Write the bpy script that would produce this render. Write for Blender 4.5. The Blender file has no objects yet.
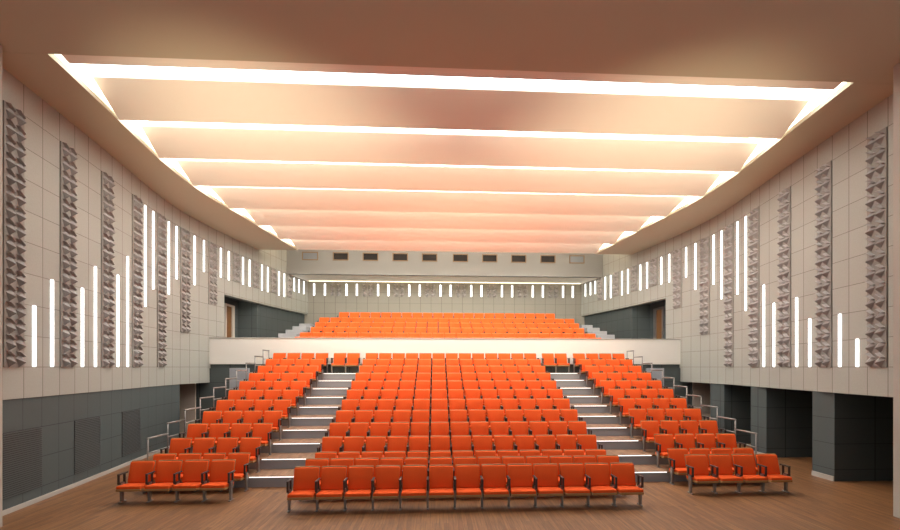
import bpy, bmesh, math, random
from mathutils import Vector, Matrix
random.seed(7)
S = bpy.context.scene
COL = S.collection
PI = math.pi

# ------------------------------------------------------------------ helpers
def lin(r, g, b):
    f = lambda c: (c/255/12.92) if c/255 <= .04045 else ((c/255+.055)/1.055)**2.4
    return (f(r), f(g), f(b), 1)

def mat(name, col, rough=.6, metal=0.0, noise=0.0, nscale=40, bump=0.0, spec=.5):
    m = bpy.data.materials.new(name); m.use_nodes = True
    nt = m.node_tree; b = nt.nodes['Principled BSDF']
    b.inputs['Base Color'].default_value = col
    b.inputs['Roughness'].default_value = rough
    b.inputs['Metallic'].default_value = metal
    b.inputs['Specular IOR Level'].default_value = spec
    if noise or bump:
        tc = nt.nodes.new('ShaderNodeTexCoord')
        n = nt.nodes.new('ShaderNodeTexNoise'); n.inputs['Scale'].default_value = nscale; n.inputs['Detail'].default_value = 4
        nt.links.new(tc.outputs['Object'], n.inputs['Vector'])
        if noise:
            mx = nt.nodes.new('ShaderNodeMix'); mx.data_type = 'RGBA'
            mx.inputs[6].default_value = tuple(c*(1-noise) for c in col[:3]) + (1,)
            mx.inputs[7].default_value = tuple(min(1, c*(1+noise)) for c in col[:3]) + (1,)
            nt.links.new(n.outputs['Fac'], mx.inputs[0]); nt.links.new(mx.outputs[2], b.inputs['Base Color'])
        if bump:
            bp = nt.nodes.new('ShaderNodeBump'); bp.inputs['Strength'].default_value = bump; bp.inputs['Distance'].default_value = .01
            nt.links.new(n.outputs['Fac'], bp.inputs['Height']); nt.links.new(bp.outputs['Normal'], b.inputs['Normal'])
    return m

def emit(name, col, strength):
    m = bpy.data.materials.new(name); m.use_nodes = True
    b = m.node_tree.nodes['Principled BSDF']
    b.inputs['Base Color'].default_value = (.8, .8, .8, 1)
    b.inputs['Emission Color'].default_value = col
    b.inputs['Emission Strength'].default_value = strength
    return m

def grid_mat(name, col, line, wu=.03, wv=.018, vary=.05):
    """panels from the UV map: u counts wall columns, v counts panel courses"""
    m = bpy.data.materials.new(name); m.use_nodes = True
    nt = m.node_tree; N = nt.nodes; L = nt.links; b = N['Principled BSDF']
    b.inputs['Roughness'].default_value = .75
    uv = N.new('ShaderNodeUVMap'); uv.uv_map = 'UVMap'
    sp = N.new('ShaderNodeSeparateXYZ'); L.new(uv.outputs[0], sp.inputs[0])
    def math_(op, a, bb=None):
        n = N.new('ShaderNodeMath'); n.operation = op
        for i, v in enumerate((a, bb)):
            if v is None: continue
            if isinstance(v, (int, float)): n.inputs[i].default_value = v
            else: L.new(v, n.inputs[i])
        return n.outputs[0]
    def line_(o, w):
        f = math_('FRACT', math_('ADD', o, w/2)); return math_('LESS_THAN', f, w)
    ln = math_('MAXIMUM', line_(sp.outputs[0], wu), line_(sp.outputs[1], wv))
    cb = N.new('ShaderNodeCombineXYZ')
    L.new(math_('FLOOR', sp.outputs[0]), cb.inputs[0]); L.new(math_('FLOOR', sp.outputs[1]), cb.inputs[1])
    wn = N.new('ShaderNodeTexWhiteNoise'); wn.noise_dimensions = '2D'; L.new(cb.outputs[0], wn.inputs[0])
    nz = N.new('ShaderNodeTexNoise'); nz.inputs['Scale'].default_value = 30; nz.inputs['Detail'].default_value = 5
    tc = N.new('ShaderNodeTexCoord'); L.new(tc.outputs['Object'], nz.inputs['Vector'])
    v = math_('MULTIPLY_ADD', wn.outputs[0], vary)
    N[-1].inputs[2].default_value = 1-vary/2
    v2 = math_('ADD', v, math_('MULTIPLY', math_('SUBTRACT', nz.outputs['Fac'], .5), .16))
    vm = N.new('ShaderNodeVectorMath'); vm.operation = 'SCALE'; vm.inputs[0].default_value = col[:3]; L.new(v2, vm.inputs['Scale'])
    mx = N.new('ShaderNodeMix'); mx.data_type = 'RGBA'
    L.new(ln, mx.inputs[0]); L.new(vm.outputs[0], mx.inputs[6]); mx.inputs[7].default_value = line
    L.new(mx.outputs[2], b.inputs['Base Color'])
    bp = N.new('ShaderNodeBump'); bp.inputs['Strength'].default_value = .25; bp.inputs['Distance'].default_value = .01
    L.new(nz.outputs['Fac'], bp.inputs['Height']); L.new(bp.outputs['Normal'], b.inputs['Normal'])
    return m

def wood_mat(name, c1, c2, rough=.45, plank=.09, length=1.6):
    m = bpy.data.materials.new(name); m.use_nodes = True
    nt = m.node_tree; N = nt.nodes; L = nt.links; b = N['Principled BSDF']
    b.inputs['Roughness'].default_value = rough
    tc = N.new('ShaderNodeTexCoord')
    mp = N.new('ShaderNodeMapping'); mp.inputs['Rotation'].default_value = (0, 0, PI/2)
    L.new(tc.outputs['Object'], mp.inputs[0])
    br = N.new('ShaderNodeTexBrick'); br.inputs['Scale'].default_value = 1
    br.inputs['Brick Width'].default_value = length; br.inputs['Row Height'].default_value = plank
    br.inputs['Mortar Size'].default_value = .003; br.inputs['Color1'].default_value = c1; br.inputs['Color2'].default_value = c2
    br.inputs['Mortar'].default_value = tuple(c*.45 for c in c1[:3]) + (1,)
    L.new(mp.outputs[0], br.inputs['Vector'])
    m2 = N.new('ShaderNodeMapping'); m2.inputs['Scale'].default_value = (26, 1.4, 20); L.new(tc.outputs['Object'], m2.inputs[0])
    nz = N.new('ShaderNodeTexNoise'); nz.inputs['Scale'].default_value = 1.2; nz.inputs['Detail'].default_value = 6; nz.inputs['Roughness'].default_value = .65
    L.new(m2.outputs[0], nz.inputs['Vector'])
    rp = N.new('ShaderNodeMapRange'); rp.inputs[1].default_value = .3; rp.inputs[2].default_value = .7; rp.inputs[3].default_value = .55; rp.inputs[4].default_value = 1.3
    L.new(nz.outputs['Fac'], rp.inputs[0])
    vm = N.new('ShaderNodeVectorMath'); vm.operation = 'SCALE'
    L.new(br.outputs['Color'], vm.inputs[0]); L.new(rp.outputs[0], vm.inputs['Scale']); L.new(vm.outputs[0], b.inputs['Base Color'])
    return m

def box(bm, x0, x1, y0, y1, z0, z1, mi=0):
    r = bmesh.ops.create_cube(bm, size=1, matrix=Matrix.Translation(((x0+x1)/2, (y0+y1)/2, (z0+z1)/2)) @ Matrix.Diagonal((x1-x0, y1-y0, z1-z0, 1)))
    for v in r['verts']:
        for f in v.link_faces: f.material_index = mi
    return r['verts']

def rbox(bm, x0, x1, y0, y1, z0, z1, bev=.01, seg=2, nx=1):
    t = bmesh.new(); box(t, x0, x1, y0, y1, z0, z1)
    bmesh.ops.bevel(t, geom=list(t.edges), offset=bev, segments=seg, affect='EDGES', profile=.5)
    for k in range(1, nx):
        bmesh.ops.bisect_plane(t, geom=list(t.verts)+list(t.edges)+list(t.faces), plane_co=(x0+(x1-x0)*k/nx, 0, 0), plane_no=(1, 0, 0))
    return merge(bm, t)

def merge(bm, t):
    n = len(bm.verts); mp = {}
    out = []
    for v in t.verts:
        mp[v] = bm.verts.new(v.co); out.append(mp[v])
    for f in t.faces:
        g = bm.faces.new([mp[v] for v in f.verts]); g.material_index = f.material_index
    t.free(); return out

def tube(bm, a, b, r, n=8):
    a, b = Vector(a), Vector(b); d = b-a
    q = d.to_track_quat('Z', 'Y').to_matrix().to_4x4()
    bmesh.ops.create_cone(bm, cap_ends=True, segments=n, radius1=r, radius2=r, depth=d.length, matrix=Matrix.Translation((a+b)/2) @ q)

def obj(name, bm, m, parent=None, smooth=False):
    bmesh.ops.recalc_face_normals(bm, faces=list(bm.faces))
    me = bpy.data.meshes.new(name); bm.to_mesh(me); bm.free()
    for k in (m if isinstance(m, (list, tuple)) else [m]): me.materials.append(k)
    if smooth:
        for p in me.polygons: p.use_smooth = True
    o = bpy.data.objects.new(name, me); COL.objects.link(o)
    if parent: o.parent = parent
    return o

def struct(o): o['kind'] = 'structure'; return o
def tag(o, label, cat, group=None):
    o['label'] = label; o['category'] = cat
    if group: o['group'] = group
    return o
def thing(name, label, cat, loc, group=None):
    o = bpy.data.objects.new(name, None); o.empty_display_size = .1; COL.objects.link(o); o.location = loc
    return tag(o, label, cat, group)
def copy_thing(src, loc, label):
    r = src.copy(); COL.objects.link(r); r.location = loc; r['label'] = label
    for ch in list(src.children):
        c = ch.copy(); COL.objects.link(c); c.parent = r
        for g in list(ch.children):
            d = g.copy(); COL.objects.link(d); d.parent = c
    return r

ORD = ['zeroth', 'first', 'second', 'third', 'fourth', 'fifth', 'sixth', 'seventh', 'eighth', 'ninth', 'tenth', 'eleventh', 'twelfth', 'thirteenth',
       'fourteenth', 'fifteenth', 'sixteenth', 'seventeenth', 'eighteenth', 'nineteenth', 'twentieth', 'twenty-first', 'twenty-second', 'twenty-third',
       'twenty-fourth', 'twenty-fifth', 'twenty-sixth', 'twenty-seventh']

# ------------------------------------------------------------------ materials
M = {}
M['beige'] = grid_mat('beige_wall_panels', lin(163, 161, 150), lin(105, 98, 88))
M['beige_back'] = grid_mat('back_wall_panels', lin(140, 134, 122), lin(96, 88, 76))
M['dark'] = grid_mat('slate_wall_panels', lin(78, 84, 82), lin(44, 46, 46), wu=.02, wv=.02)
M['dark_plain'] = mat('slate_plain', lin(74, 80, 78), .7, noise=.12)
M['relief'] = mat('grey_relief_plaster', lin(158, 151, 145), .7, noise=.08)
M['relief_back'] = mat('relief_backing_plaster', lin(144, 137, 129), .8, noise=.05)
M['ceiling'] = mat('ceiling_plaster', lin(206, 184, 164), .85, noise=.05, nscale=60)
M['soffit'] = mat('soffit_plaster', lin(188, 180, 156), .85, noise=.05, nscale=60)
M['panel'] = mat('ceiling_panel_paint', lin(247, 238, 224), .7, noise=.03, nscale=60)
M['white'] = mat('balcony_white_paint', lin(230, 222, 212), .6, noise=.02)
M['bulkhead'] = mat('bulkhead_paint', lin(124, 121, 116), .8, noise=.05)
M['floor'] = wood_mat('oak_floor', lin(144, 100, 62), lin(118, 79, 48))
M['tread'] = wood_mat('oak_tread', lin(160, 122, 92), lin(140, 104, 78), rough=.4)
M['riser'] = mat('grey_riser', lin(160, 160, 163), .5, noise=.04)
M['carpet'] = mat('grey_step', lin(158, 158, 158), .8, noise=.06)
M['fabric'] = mat('orange_fabric', (.78, .096, .014, 1), .85, noise=.10, nscale=90, bump=.15, spec=.2)
M['shell'] = mat('olive_plywood', lin(164, 118, 66), .5, noise=.12)
M['metal'] = mat('brushed_metal', lin(150, 146, 142), .38, metal=.7)
M['arm'] = mat('dark_arm', lin(58, 48, 42), .45, noise=.1)
M['rail'] = mat('rail_steel', lin(140, 134, 128), .4, metal=.5)
M['jamb'] = mat('jamb_plaster', lin(178, 168, 156), .8, noise=.05)
M['base'] = mat('baseboard_stone', lin(176, 168, 158), .6, noise=.05)
M['vent'] = mat('vent_slats', lin(84, 86, 84), .6)
M['vent_back'] = mat('vent_back', lin(56, 57, 56), .8)
M['glass'] = mat('booth_glass', lin(30, 24, 20), .4, spec=.1)
M['blueglass'] = mat('pale_booth_glass', lin(104, 106, 110), .3)
M['frame'] = mat('booth_frame_wood', lin(112, 84, 50), .5)
M['door'] = mat('door_wood', lin(124, 84, 44), .5, noise=.15, nscale=6)
M['doorframe'] = mat('door_frame_beige', lin(205, 192, 178), .6)
M['door_beige'] = mat('door_beige', lin(200, 184, 168), .7)
M['bar'] = emit('wall_light_diffuser', (.96, .98, 1, 1), 2.4)
M['side'] = emit('side_cove_diffuser', (1, .88, .70, 1), 5.0)
M['rear'] = emit('rear_cove_diffuser', (1, .86, .58, 1), 3.0)
M['led'] = emit('step_led', (1, .97, .94, 1), 1.5)

# ------------------------------------------------------------------ plan of the curved side walls
E = 3.05; CV = .685                      # eye height and course height of the wall panels
WP = [(8.0, 9.40), (9.72, 9.58), (11.4, 9.80), (13.08, 10.04), (14.77, 10.31), (16.5, 10.60), (18.19, 10.74), (20.15, 10.62), (21.95, 10.38), (23.6, 10.09),
      (25.25, 9.79), (26.9, 9.45), (28.4, 9.06), (29.2, 8.86), (30, 8.66)]
def interp(P, y):
    y = max(P[0][0], min(P[-1][0], y))
    for a, b in zip(P, P[1:]):
        if y <= b[0]: return a[1]+(b[1]-a[1])*(y-a[0])/(b[0]-a[0])
def smooth(P, y, w=.8):
    k = [(-w, 1), (-w/2, 2), (0, 2), (w/2, 2), (w, 1)]
    return sum(interp(P, y+d)*q for d, q in k)/sum(q for _, q in k)
def W(y): return smooth(WP, y)
YC = [9.72, 11.40, 13.08, 14.77, 16.50, 18.19, 20.15, 21.95, 23.60, 25.25, 26.90, 28.40]
UP = [(8.04, -3)] + [(y, 3*i) for i, y in enumerate(YC)] + [(30.1, 36.4)]
def U(y): return interp(UP, y)
def ycol(u):
    for a, b in zip(UP, UP[1:]):
        if u <= b[1]: return a[0]+(b[0]-a[0])*(u-a[1])/(b[1]-a[1])
def Vz(z): return (z-E)/CV+20

def wall_strip(bm, side, y0, y1, z0, z1, off=0.0, th=.3, step=.3):
    """closed curved slab whose inner face follows the wall line"""
    uvl = bm.loops.layers.uv.get('UVMap') or bm.loops.layers.uv.new('UVMap')
    n = max(1, round((y1-y0)/step)); ring = []
    for i in range(n+1):
        y = y0+(y1-y0)*i/n; xi = side*(W(y)+off); xo = side*(W(y)+off+th)
        ring.append((y, [bm.verts.new(p) for p in ((xi, y, z0), (xi, y, z1), (xo, y, z1), (xo, y, z0))]))
    fs = []
    for (ya, a), (yb, b) in zip(ring, ring[1:]):
        for k in range(4):
            fs.append(bm.faces.new((a[k], b[k], b[(k+1) % 4], a[(k+1) % 4])))
    fs.append(bm.faces.new(ring[0][1])); fs.append(bm.faces.new(ring[-1][1]))
    for f in fs:
        for l in f.loops:
            c = l.vert.co
            l[uvl].uv = (U(c.y)+(abs(c.x)-W(c.y)-off)/.56, Vz(c.z))

def uv_box(bm, x0, x1, y0, y1, z0, z1, mod=.56, mi=0):
    uvl = bm.loops.layers.uv.get('UVMap') or bm.loops.layers.uv.new('UVMap')
    vs = box(bm, x0, x1, y0, y1, z0, z1, mi)
    for f in {f for v in vs for f in v.link_faces}:
        n = f.normal if f.normal.length else None
        f.normal_update(); n = f.normal
        for l in f.loops:
            c = l.vert.co
            l[uvl].uv = ((c.x if abs(n.y) > .5 or abs(n.z) > .5 else c.y)/mod+.5, Vz(c.z) if abs(n.z) < .5 else c.y/mod)

# ------------------------------------------------------------------ tiers
P = .84; RISE = .279; YR = 11.66
def yback(r): return 10.05+P*(r-1) if r < 4 else YR+P*(r-4)+.80
def zrow(r): return 0 if r < 4 else RISE*(r-3)
TX = 8.08                                   # outer edge of the raked stand
CB = 20.3                                  # face of the balcony front
# floor
bm = bmesh.new(); box(bm, -14, 14, 1.0, 31, -.3, 0); struct(obj('floor', bm, M['floor']))
for r in range(4, 14):
    bm = bmesh.new()
    y0 = YR+P*(r-4); y1 = y0+P if r < 13 else CB
    box(bm, -TX, TX, y0+.012, y1+.011, -.0+(zrow(r-1) if r > 4 else 0), zrow(r)-.04, 1)
    box(bm, -TX, TX, y0-.012, y1-.013 if r < 13 else y1, zrow(r)-.04, zrow(r), 0)
    if r < 13: box(bm, -TX, TX, y1+.011, CB, zrow(r-1) if r > 4 else 0, zrow(r), 1)
    struct(obj('floor_tier', bm, [M['tread'], M['riser']]))
# LED strips on the step fronts
for side, nm in ((-1, 'left'), (1, 'right')):
    for r in range(4, 14):
        y0 = YR+P*(r-4); bm = bmesh.new()
        xa, xb = sorted((side*4.08, side*5.42))
        rbox(bm, xa, xb, y0-.024, y0-.013, zrow(r)-.032, zrow(r)-.010, .003, 1)
        tag(obj('step_light', bm, M['led']), f'white light strip on the {ORD[r-3]} step up of the {nm} aisle', 'light', f'step lights of the {nm} aisle')

# ------------------------------------------------------------------ walls
for side, nm in ((-1, 'left'), (1, 'right')):
    bm = bmesh.new()
    wall_strip(bm, side, 8.9, 20.25, 2.37, 9.9)
    wall_strip(bm, side, 20.25, 21.33, 3.0, 9.9)
    wall_strip(bm, side, 21.33, 29.4, 6.40, 9.9)
    struct(obj(f'wall_{nm}', bm, M['beige']))
# lower wall, left: slate panels on a pale baseboard
bm = bmesh.new(); wall_strip(bm, -1, 8.9, 18.2, .0, 2.37, off=.02); struct(obj('wall_left_lower', bm, M['dark']))
bm = bmesh.new(); wall_strip(bm, -1, 8.9, 18.2, .0, .095, off=-.03, th=.045); struct(obj('baseboard_left', bm, M['base']))
# lower wall, right: slate piers with open bays between
for i, (ya, yb) in enumerate(((11.45, 12.15), (14.55, 15.3), (17.3, 18.2))):
    bm = bmesh.new(); x0 = (W(ya)+W(yb))/2+.05
    uv_box(bm, x0, 13.2, ya, yb, 0, 2.37+.0, mod=1.3); struct(obj('wall_pier', bm, M['dark']))
    bm = bmesh.new(); box(bm, x0-.03, x0-.001, ya, yb, 0, .13); struct(obj('baseboard_pier', bm, M['base']))
bm = bmesh.new(); uv_box(bm, 13.2, 13.5, 6, 29.5, -.0, 6.6); uv_box(bm, -13.5, -13.2, 6, 29.5, -.0, 6.6)
struct(obj('wall_outer', bm, M['dark']))
for s in (-1, 1):
    bm = bmesh.new(); xa, xb = sorted((s*9.62, s*13.5)); uv_box(bm, xa, xb, 8.6, 8.85, 0, 9.9); struct(obj('wall_light_block', bm, M['dark']))  # unseen wall added to keep world light out of the side bays
# ceilings of the side bays and passages, and the floor slab of the upper cross aisle
bm = bmesh.new()
for s in (-1, 1):
    xa, xb = sorted((s*10.95, s*13.2))
    box(bm, xa, xb, 8, 20.3, 2.5, 2.7)
    box(bm, xa, xb, 20.3, 29.4, 6.55, 6.8)
struct(obj('ceiling_side_bays', bm, M['dark_plain']))
# cross wall under the balcony front, slate
bm = bmesh.new(); uv_box(bm, -13.2, 13.2, CB+.02, CB+.3, 0, 3.17, mod=1.3); struct(obj('wall_cross', bm, M['dark']))
# white balcony front with thin grey cap
bm = bmesh.new()
rbox(bm, -10.62, 10.62, CB-.06, CB+.16, 3.17, 4.30, .012, 2); struct(obj('wall_balcony_front', bm, M['white']))
bm = bmesh.new(); rbox(bm, -10.6, 10.6, CB-.09, CB+.19, 4.30, 4.345, .008, 1); struct(obj('trim_1', bm, M['base']))
# exits at the foot of the cross wall: pale doors
for s, nm, i in ((-1, 'left', 1), (1, 'right', 2)):
    bm = bmesh.new(); xa, xb = sorted((s*11.2, s*12.1))
    box(bm, xa, xb, 20.24, 20.315, 0, 2.45); o = struct(obj(f'door_{i}', bm, M['door_beige']))

# upper side recess with door
for s, i in ((-1, 3), (1, 4)):
    bm = bmesh.new()
    wall_strip(bm, s, 24.42, 29.4, 3.0, 6.44, off=.22, th=.3)
    xa, xb = sorted((s*(W(24.4)+.22), s*13.2)); uv_box(bm, xa, xb, 24.40, 24.7, 3.0, 6.6, mod=1.1)
    xa, xb = sorted((s*11.15, s*11.4)); uv_box(bm, xa, xb, 20.4, 24.42, 3.0, 6.6)
    struct(obj('wall_upper_recess', bm, M['dark']))
    x = s*11.14
    bm = bmesh.new(); xa, xb = sorted((x-.02, x+.02)); box(bm, xa, xb, 22.9, 23.55, 3.5, 6.1)
    d = struct(obj(f'door_{i}', bm, M['door']))
    bm = bmesh.new()
    xa, xb = sorted((x-s*.08, x))
    box(bm, xa, xb, 23.55, 23.80, 3.5, 6.2); box(bm, xa, xb, 22.78, 22.9, 3.5, 6.2); box(bm, xa, xb, 22.9, 23.55, 6.1, 6.2)
    obj('door_frame', bm, M['doorframe'] if s < 0 else M['metal'], d)
# upper cross-aisle slab
bm = bmesh.new(); box(bm, -13.2, 13.2, CB+.2, 29.4, 3.3, 3.55); struct(obj('floor_balcony', bm, M['carpet']))

# proscenium jambs, front soffit, stage side
for s, x, nm in ((-1, -8.97, 'left'), (1, 8.64, 'right')):
    bm = bmesh.new(); xa, xb = sorted((x, x+s*1.0)); box(bm, xa, xb, 5.6, 9.05 if s < 0 else 8.72, 0, 9.19)
    struct(obj(f'trim_jamb_{nm}', bm, M['jamb']))

# back wall and projection booth bulkhead
bm = bmesh.new(); uv_box(bm, -13.5, 13.5, 29.2, 29.5, 3.3, 10.6, mod=.68); struct(obj('wall_back', bm, M['beige_back']))
bm = bmesh.new()
ZB = 8.52
box(bm, -9.8, 9.8, 26.9, 27.15, ZB, 10.7); struct(obj('wall_bulkhead', bm, M['bulkhead']))
bm = bmesh.new(); box(bm, -9.8, 9.8, 27.15, 29.2, ZB, ZB+.2); struct(obj('ceiling_rear_soffit', bm, M['panel']))
WX = [-8.08, -6.31, -4.57, -2.82, -1.08, .76, 2.52, 4.27, 6.05, 7.83]
for i, x in enumerate(WX):
    bm = bmesh.new(); z0, z1, h = 9.33, 9.81, .46
    for a in ((x-h, x+h, z0, z0+.05), (x-h, x+h, z1-.05, z1), (x-h, x-h+.05, z0+.05, z1-.05), (x+h-.05, x+h, z0+.05, z1-.05)):
        box(bm, a[0], a[1], 26.84, 26.9, a[2], a[3])
    w = struct(obj(f'window_{i+1}', bm, M['frame']))
    bm = bmesh.new(); box(bm, x-h+.05, x+h-.05, 26.87, 26.9, z0+.05, z1-.05)
    obj('pane', bm, M['blueglass'] if i in (0, 9) else M['glass'], w)

# ------------------------------------------------------------------ ceiling
SP = [(9.26, 8.30), (10, 8.40), (11.6, 8.60), (13.57, 8.87), (15.4, 8.98), (16.9, 8.90), (18.6, 8.62), (20.7, 8.38), (23.0, 8.12), (26.9, 7.6), (29, 7.3)]
def SE(y): return smooth(SP, y, .6)
ZS = 9.2
bm = bmesh.new()
box(bm, -9.9, 9.9, 4.6, 9.26, ZS, ZS+.35); struct(obj('ceiling_front', bm, M['soffit']))
for s, nm in ((-1, 'left'), (1, 'right')):
    bm = bmesh.new(); n = 60; ring = []
    for i in range(n+1):
        y = 9.265+(24.1-9.265)*i/n
        ring.append([bm.verts.new(p) for p in ((s*SE(y), y, ZS), (s*(W(y)+.1), y, ZS), (s*(W(y)+.1), y, ZS+.12), (s*SE(y), y, ZS+.12))])
    for a, b in zip(ring, ring[1:]):
        for k in range(4): bm.faces.new((a[k], b[k], b[(k+1) % 4], a[(k+1) % 4]))
    bm.faces.new(ring[0]); bm.faces.new(ring[-1])
    struct(obj(f'ceiling_soffit_{nm}', bm, M['soffit']))
bm = bmesh.new(); box(bm, -13.5, 13.5, 4.6, 29.5, 10.7, 10.95); struct(obj('ceiling', bm, M['panel']))

NEAR = [10.42, 12.48, 14.50, 16.57, 18.67, 20.77, 22.78]; FAR = [11.66, 13.72, 15.76, 17.94, 20.05, 22.1, 24.0]
POS = ['frontmost', 'second', 'third', 'fourth', 'fifth', 'sixth', 'rearmost']
def tray(bm, y0, z0, y1, z1, th, inset=.03, seg=14, wide=None):
    """tilted slab across the hall whose ends follow the soffit line"""
    rows = []
    for i in range(seg+1):
        t = i/seg; y = y0+(y1-y0)*t; z = z0+(z1-z0)*t; x = SE(y)-inset if wide is None else (SE(y0)-wide)*(1-t)+(SE(y1)-.02)*t
        rows.append([bm.verts.new(p) for p in ((-x, y, z), (x, y, z), (x, y, z+th), (-x, y, z+th))])
    for a, b in zip(rows, rows[1:]):
        for k in range(4): bm.faces.new((a[k], b[k], b[(k+1) % 4], a[(k+1) % 4]))
    bm.faces.new(rows[0]); bm.faces.new(rows[-1])
bm = bmesh.new(); tray(bm, 9.27, ZS+.05, 9.56, ZS+.02, .06, .2)
tag(obj('ceiling_panel', bm, M['panel']), 'narrow plaster ceiling strip right behind the front soffit, before the first light slot', 'ceiling panel', 'ceiling panels')
for i, (a, b) in enumerate(zip(NEAR, FAR)):
    bm = bmesh.new(); tray(bm, a, ZS+.3, b, ZS+.005, .06, wide=.12)
    tag(obj('ceiling_panel', bm, M['panel']), f'{POS[i]} wide tilted ceiling panel between the bright light slots, counted from the stage', 'ceiling panel', 'ceiling panels')
SLOT = [emit('slot_light_diffuser', (.94, .98, 1, 1), q) for q in (7.5, 8, 8.5, 9.5, 10, 10, 9)]
ends = [9.57]+FAR[:-1]
for i, (a, b) in enumerate(zip(ends, NEAR)):
    bm = bmesh.new(); tray(bm, a+.02, ZS+.42, b+.25, ZS+.62, .05, .12, 4)
    tag(obj('ceiling_light', bm, SLOT[i]), f'{POS[i] if i<6 else "rearmost"} bright white cross slot light in the ceiling, counted from the stage', 'ceiling light', 'cross slot lights')
for s, nm in ((-1, 'left'), (1, 'right')):
    bm = bmesh.new(); n = 50; ring = []
    for i in range(n+1):
        y = 9.3+(24.4-9.3)*i/n; x = SE(y)+.10
        ring.append([bm.verts.new((s*q, y, z)) for q, z in ((x, ZS+.13), (x, ZS+.9), (x+.05, ZS+.9), (x+.05, ZS+.13))])
    for a, b in zip(ring, ring[1:]):
        for k in range(4): bm.faces.new((a[k], b[k], b[(k+1) % 4], a[(k+1) % 4]))
    bm.faces.new(ring[0]); bm.faces.new(ring[-1])
    tag(obj('cove_light', bm, M['side']), f'long curved cove light along the {nm} edge of the ceiling panels', 'ceiling light', 'cove lights')
bm = bmesh.new(); rbox(bm, -8.75, 8.75, 28.98, 29.04, ZB-.03, ZB-.005, .01, 1)
tag(obj('cove_light', bm, M['rear']), 'warm cove light along the top of the back wall behind the projection booth front', 'ceiling light', 'cove lights')

# ------------------------------------------------------------------ sculpted relief strips
def relief_bm(w, h, depth=.14):
    """two columns of faceted wedges; local x across, z up, y out of the wall (towards -y)"""
    bm = bmesh.new(); box(bm, 0, w, 0, .03, 0, h, 1)
    n = max(1, round(h/(CV/2))); m = h/n
    for c in range(2):
        for k in range(n):
            x0 = c*w/2; z0 = k*m; cw = w/2
            q = lambda x, z, y: bm.verts.new((x0+x*cw, -y, z0+z*m))
            # beak: upper facets catch the light, the two facets below the lip fall back sharply
            l, r, lo, up, ap = q(.12, .54, 0), q(.90, .48, 0), q(.45, -.02, 0), q(.62, .80, 0), q(.44, .27, depth)
            for t in ((l, lo, ap), (lo, r, ap), (r, up, ap), (up, l, ap)): bm.faces.new(t)
            bm.faces.new((l, up, r, lo))
            # slanted rib above it
            a, b, cc, d, e, f = q(.12, .98, 0), q(.34, .99, 0), q(.92, .66, 0), q(.70, .60, 0), q(.18, .93, depth*.6), q(.74, .65, depth*.6)
            for t in ((a, d, f, e), (b, e, f, cc), (a, e, b), (d, cc, f), (a, b, cc, d)): bm.faces.new(t)
    return bm
def on_wall(o, side, y0, y1, z, off=0.0):
    """local x along the wall (y0 to y1), local -y pointing into the hall"""
    a = Vector((side*(W(y0)-off), y0, z)); b = Vector((side*(W(y1)-off), y1, z))
    if side > 0: a, b = b, a                       # keep -y pointing inwards
    d = (b-a).normalized(); ang = math.atan2(d.y, d.x)
    o.location = a; o.rotation_euler = (0, 0, ang)
    return (b-a).length
for side, nm in ((-1, 'left'), (1, 'right')):
    for i in range(11):
        y0, y1 = ycol(3*i+.02), ycol(3*i+.96)
        bot = E if i < 5 else E+CV*2 if i == 5 else E+CV*4 if i == 6 else E+CV*6
        w = math.hypot(y1-y0, W(y1)-W(y0))
        o = obj('relief_panel', relief_bm(w, 8.53-bot), [M['relief'], M['relief_back']])
        on_wall(o, side, y0, y1, bot, .03)
        tag(o, f'sculpted grey relief strip on the {nm} wall, {ORD[i+1]} from the stage', 'wall relief', f'relief strips on the {nm} wall')
BX = [-8.47, -7.79, -6.43, -5.77, -4.42, -3.76, -2.42, -1.75, -.41, .25, 1.59, 2.26, 3.60, 4.27, 5.63, 6.30, 7.64, 8.29]
for i in range(8):
    a, b = BX[2*i+1]+.3, BX[2*i+2]-.3
    o = obj('relief_panel', relief_bm(b-a, .92, .12), [M['relief'], M['relief_back']]); o.location = (a, 29.17, 7.58)
    tag(o, f'small sculpted grey relief on the back wall, {ORD[i+1]} from the left', 'wall relief', 'reliefs on the back wall')

# ------------------------------------------------------------------ vertical wall lights
g = lambda k: E+CV*k
TOPS = {-1: [2, 3, 3, 4, 4, 5], 1: [1, 2, 2, 3, 3, 4]}
for side, nm in ((-1, 'left'), (1, 'right')):
    spec = []
    for i in range(11):
        for j in (1, 2):
            u = 3*i+j+.5; k = 2*i+j-1
            if k < 6: spec.append((u, E, g(TOPS[side][k])))
            elif i < 10: spec.append((u, g([3, 4, 4, 5, 5, 6][k-6] if k < 12 else 6)-.04, 8.47))
            else: spec.append((u, 7.62, 8.42))
    spec.append((33.25, 7.62, 8.42))
    for k, (u, z0, z1) in enumerate(spec):
        y = ycol(u) if k < 22 else 28.7
        hw = .037
        bm = bmesh.new(); rbox(bm, -hw, hw, -.035, .012, 0, z1-z0, .01, 2)
        o = obj('wall_light', bm, M['bar'])
        a = on_wall(o, side, y-.05, y+.05, z0+.005); o.location = (side*W(y), y, z0+.005)
        kind = 'short' if z1-z0 < 1 else 'tall' if z1-z0 > 2 else 'glowing'
        where = 'low' if k < 6 else 'high'
        tag(o, f'{kind} white vertical light bar {where} on the {nm} wall, {ORD[k+1]} from the stage', 'wall light', f'light bars on the {nm} wall')
for k, x in enumerate(BX):
    bm = bmesh.new(); rbox(bm, x-.052, x+.052, 29.16, 29.21, 7.62, 8.37, .012, 2)
    tag(obj('wall_light', bm, M['bar']), f'short white vertical light bar on the back wall, {ORD[k+1]} from the left', 'wall light', 'light bars on the back wall')

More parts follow.
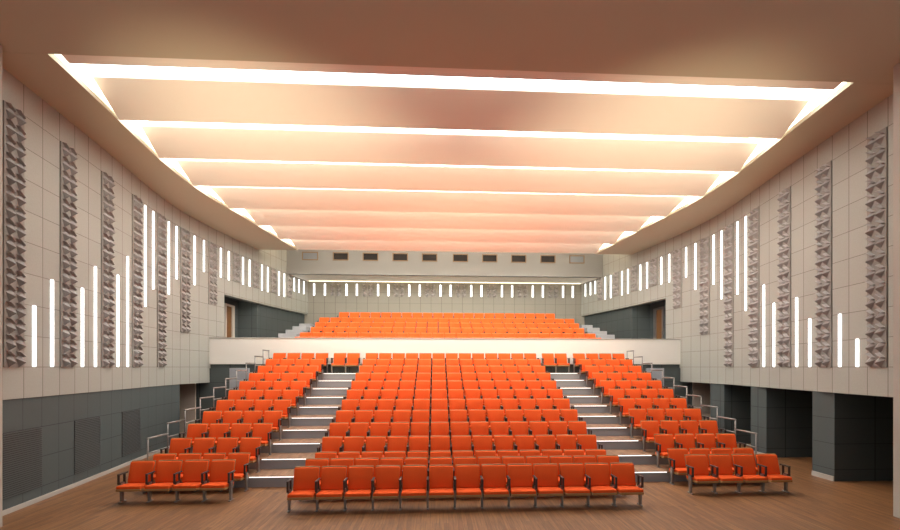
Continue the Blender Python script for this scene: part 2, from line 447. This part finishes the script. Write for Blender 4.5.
# ventilation grilles in the left slate wall
for i, (u0, u1) in enumerate(((.02, 2), (4, 6), (8, 10))):
    y0, y1 = ycol(u0)+.01, ycol(u1)-.01
    w = math.hypot(y1-y0, W(y1)-W(y0))
    t = thing('ventilation_grille', f'slatted ventilation grille in the left slate wall, {ORD[i+1]} from the stage', 'vent', (0, 0, 0), 'ventilation grilles')
    on_wall(t, -1, y0, y1, .31, -.02)
    bm = bmesh.new(); box(bm, 0, w, -.008, -.001, 0, 1.37); obj('backing', bm, M['vent_back'], t)
    bm = bmesh.new()
    for k in range(30):
        z = .012+k*.0456
        if 14 < k < 15: continue
        box(bm, .0, w, -.02, -.006, z, z+.026)
    obj('slats', bm, M['vent'], t)

# ------------------------------------------------------------------ seats
PX = .585
def lean(y, z): return y-.13*(.875-z)/.47
def seat_proto():
    t = thing('auditorium_seat', 'x', 'seat', (0, 0, 0))
    # backrest: padded slab, slightly hollow, leaning back
    bm = bmesh.new(); vs = rbox(bm, -.266, .266, -.065, -.012, .40, .855, .02, 2, 4)
    for v in vs:
        k = (v.co.z-.40)/.455
        v.co.x *= .975+.025*k
        v.co.y = lean(v.co.y, v.co.z)-.03*(v.co.x/.26)**2
    back = obj('backrest', bm, M['fabric'], t, True)
    bm = bmesh.new(); vs = rbox(bm, -.268, .268, -.014, .008, .36, .875, .006, 1, 4)
    for v in vs:
        v.co.x *= .975+.025*(v.co.z-.4)/.455
        v.co.y = lean(v.co.y, v.co.z)-.03*(v.co.x/.26)**2
    obj('back_shell', bm, M['shell'], back)
    bm = bmesh.new(); vs = rbox(bm, -.262, .262, -.585, -.10, .338, .418, .022, 2, 2)
    for v in vs: v.co.z -= .03*(v.co.y+.585)/.485
    cu = obj('seat_cushion', bm, M['fabric'], t, True)
    bm = bmesh.new(); vs = rbox(bm, -.264, .264, -.592, -.12, .300, .352, .008, 1)
    for v in vs: v.co.z -= .03*(v.co.y+.585)/.485
    obj('cushion_shell', bm, M['shell'], cu)
    standard(t, -PX/2)
    # wire underframe
    bm = bmesh.new(); box(bm, -.262, .262, -.36, -.32, .262, .282); obj('underframe', bm, M['arm'], t)
    return t
def standard(t, x):
    bm = bmesh.new()
    rbox(bm, x-.024, x+.024, -.47, -.16, .625, .655, .008, 1)
    for (a, b, c, d) in ((-.46, -.43, .42, .63), (-.27, -.24, .40, .63), (-.46, -.24, .42, .45)): box(bm, x-.02, x+.02, a, b, c, d)
    obj('armrest', bm, M['arm'], t)
    bm = bmesh.new()
    vs = box(bm, x-.022, x+.022, -.40, -.28, .02, .44)
    for v in vs:
        if v.co.z < .1: v.co.y = -.34+(v.co.y+.34)*.5
    rbox(bm, x-.024, x+.024, -.44, -.22, 0, .022, .006, 1)
    obj('leg', bm, M['metal'], t)
OFF = 0.0
proto = seat_proto()
end_proto = seat_proto(); standard(end_proto, PX/2)
used = {id(proto): False, id(end_proto): False}
def put_seat(x, yb, z, label, group, last=False):
    src = end_proto if last else proto
    if not used[id(src)]:
        used[id(src)] = True; o = src; o.location = (x, yb, z); o['label'] = label
    else: o = copy_thing(src, (x, yb, z), label)
    o['group'] = group
    return o
for r in range(1, 14):
    for k in range(13):
        put_seat((k-6)*PX, yback(r), zrow(r), f'orange padded seat, {ORD[k+1]} from left in row {r} from the stage, middle block', 'seats of the middle block', k == 12)
for s, nm in ((-1, 'left'), (1, 'right')):
    for r in range(2, 14):
        for k in range(4):
            x = (6.63 if s > 0 else -6.58)+(k-1.5)*(PX+.02)
            put_seat(x, yback(r), zrow(r), f'orange padded seat, {ORD[k+1]} from left in row {r-1} from the stage, {nm} side block', f'seats of the {nm} block', k == 3)
    for k in range(2):
        put_seat(s*4.6+(k-.5)*PX, yback(13), zrow(13), f'{"left" if k==0 else "right"} seat of the orange pair at the top of the {nm} aisle', 'seat pairs at the top of the aisles', k == 1)
# balcony
BY = [21.45+.84*i for i in range(6)]; BZ = [3.60, 3.86, 4.20, 4.53, 4.87, 5.26]; BN = [25, 25, 24, 24, 24, 21]
for i in range(6):
    bm = bmesh.new(); y0 = BY[i]-.62; y1 = 29.25 if i == 5 else BY[i]+.22
    hw = 7.6
    box(bm, -hw, hw, y0, y1, 3.55, BZ[i]); struct(obj('floor_balcony_tier', bm, M['carpet']))
for k in range(BN[2]):
    put_seat((k-(BN[2]-1)/2)*PX, BY[2], BZ[2], f'orange padded seat, {ORD[k+1]} from left in the third balcony row up behind the white front', 'seats of the third balcony row', k == BN[2]-1)
bm = bmesh.new()
for i in (0, 1, 3, 4, 5):
    for k in range(BN[i]):
        x = (k-(BN[i]-1)/2)*PX
        for ch in [c for c in proto.children if c.name.startswith(('backrest', 'seat_cushion'))]:
            for q, mi in ((ch, 0), (ch.children[0], 1)):
                t = bmesh.new(); t.from_mesh(q.data)
                for f in t.faces: f.material_index = mi
                bmesh.ops.translate(t, vec=(x, BY[i], BZ[i]), verts=list(t.verts)); merge(bm, t)
        if True:
            box(bm, x-PX/2-.02, x-PX/2+.02, BY[i]-.42, BY[i]-.24, BZ[i], BZ[i]+.64, 2)
o = tag(obj('balcony_seats', bm, [M['fabric'], M['shell'], M['arm']]), 'rows of small orange seats on the balcony in front of and behind its third row', 'seats'); o['kind'] = 'stuff'

# stepped grey side aisles of the balcony
for s, nm in ((-1, 'left'), (1, 'right')):
    t = thing('balcony_steps', f'light grey stepped side aisle climbing along the {nm} end of the balcony rows', 'steps', (s*8.1, 22.5, 3.55), 'balcony side aisles')
    for k, (y0, y1, z, xo) in enumerate(((21.9, 22.85, 4.42, 8.85), (22.85, 23.65, 4.72, 8.55), (23.65, 24.45, 4.97, 8.45), (24.45, 25.3, 5.22, 8.35), (25.3, 29.15, 5.45, 8.25))):
        bm = bmesh.new(); xa, xb = sorted((s*7.62-s*8.1, s*xo-s*8.1)); rbox(bm, xa, xb, y0-22.5, y1-22.5, 0, z-3.55, .01, 1)
        obj('step', bm, M['carpet'], t)

# handrails along the outer edges of the stand
for s, nm in ((-1, 'left'), (1, 'right')):
    t = thing('handrail', f'stepped steel guard rail climbing along the outer edge of the {nm} seat block', 'railing', (s*7.94, YR, 0), 'guard rails')
    for r in range(4, 14):
        y0 = P*(r-4)+.06; y1 = y0+P-.06 if r < 13 else y0+.6; z = zrow(r)
        bm = bmesh.new(); tube(bm, (0, y0, z), (0, y0, z+.985), .019); obj('post', bm, M['rail'], t, True)
        bm = bmesh.new(); tube(bm, (0, y0-.02, z+.97), (0, y1+.08, z+.97), .023); obj('top_rail', bm, M['rail'], t, True)
        bm = bmesh.new(); tube(bm, (0, y0, z+.60), (0, y1+.06, z+.60), .017); obj('mid_rail', bm, M['rail'], t, True)
    bm = bmesh.new(); tube(bm, (0, y1+.06, z), (0, y1+.06, z+.985), .019); obj('post', bm, M['rail'], t, True)
    t = thing('guard_panel', f'grey solid guard panel beside the top steps of the {nm} seat block', 'panel', (s*8.93, 19.3, 0), 'guard panels')
    bm = bmesh.new(); xa, xb = -.4, .4; rbox(bm, xa, xb, 0, .08, 1.9, 3.0, .01, 1); obj('board', bm, M['riser'], t)
    for x in (-.35, .35):
        bm = bmesh.new(); tube(bm, (x, .11, 0), (x, .11, 2.6), .03); obj('post', bm, M['rail'], t, True)

# unseen fill spots added at both stage sides to brighten the ceiling panels
for s, nm in ((-1, 'left'), (1, 'right')):
    l = bpy.data.lights.new('ceiling_fill_spot', 'SPOT'); o = bpy.data.objects.new('ceiling_fill_spot', l); COL.objects.link(o)
    l.energy = 6600; l.color = (1, .86, .60); l.spot_size = math.radians(50); l.spot_blend = 1; l.shadow_soft_size = .25
    o.location = (s*6.5, 1.6, 3.2)
    o.rotation_euler = (Vector((s*4.2, 19.5, ZS+.3))-Vector(o.location)).to_track_quat('-Z', 'Y').to_euler()
# ------------------------------------------------------------------ world (ambient fill added through the open stage side behind the camera), camera
w = bpy.data.worlds.new('world'); S.world = w; w.use_nodes = True
w.node_tree.nodes['Background'].inputs[0].default_value = (.90, .95, 1, 1)
w.node_tree.nodes['Background'].inputs[1].default_value = .4
cam = bpy.data.cameras.new('camera'); co = bpy.data.objects.new('camera', cam); COL.objects.link(co)
cam.sensor_width = 36; cam.lens = 18; cam.shift_x = -10/900; cam.shift_y = 102/900; cam.clip_end = 200
co.location = (-.7, 0, E); co.rotation_euler = (PI/2, 0, -math.atan(24/450))
S.camera = co
S.view_settings.view_transform = 'Standard'; S.view_settings.look = 'None'; S.view_settings.gamma = 1
S.view_settings.use_curve_mapping = False
S.view_settings.exposure = 0
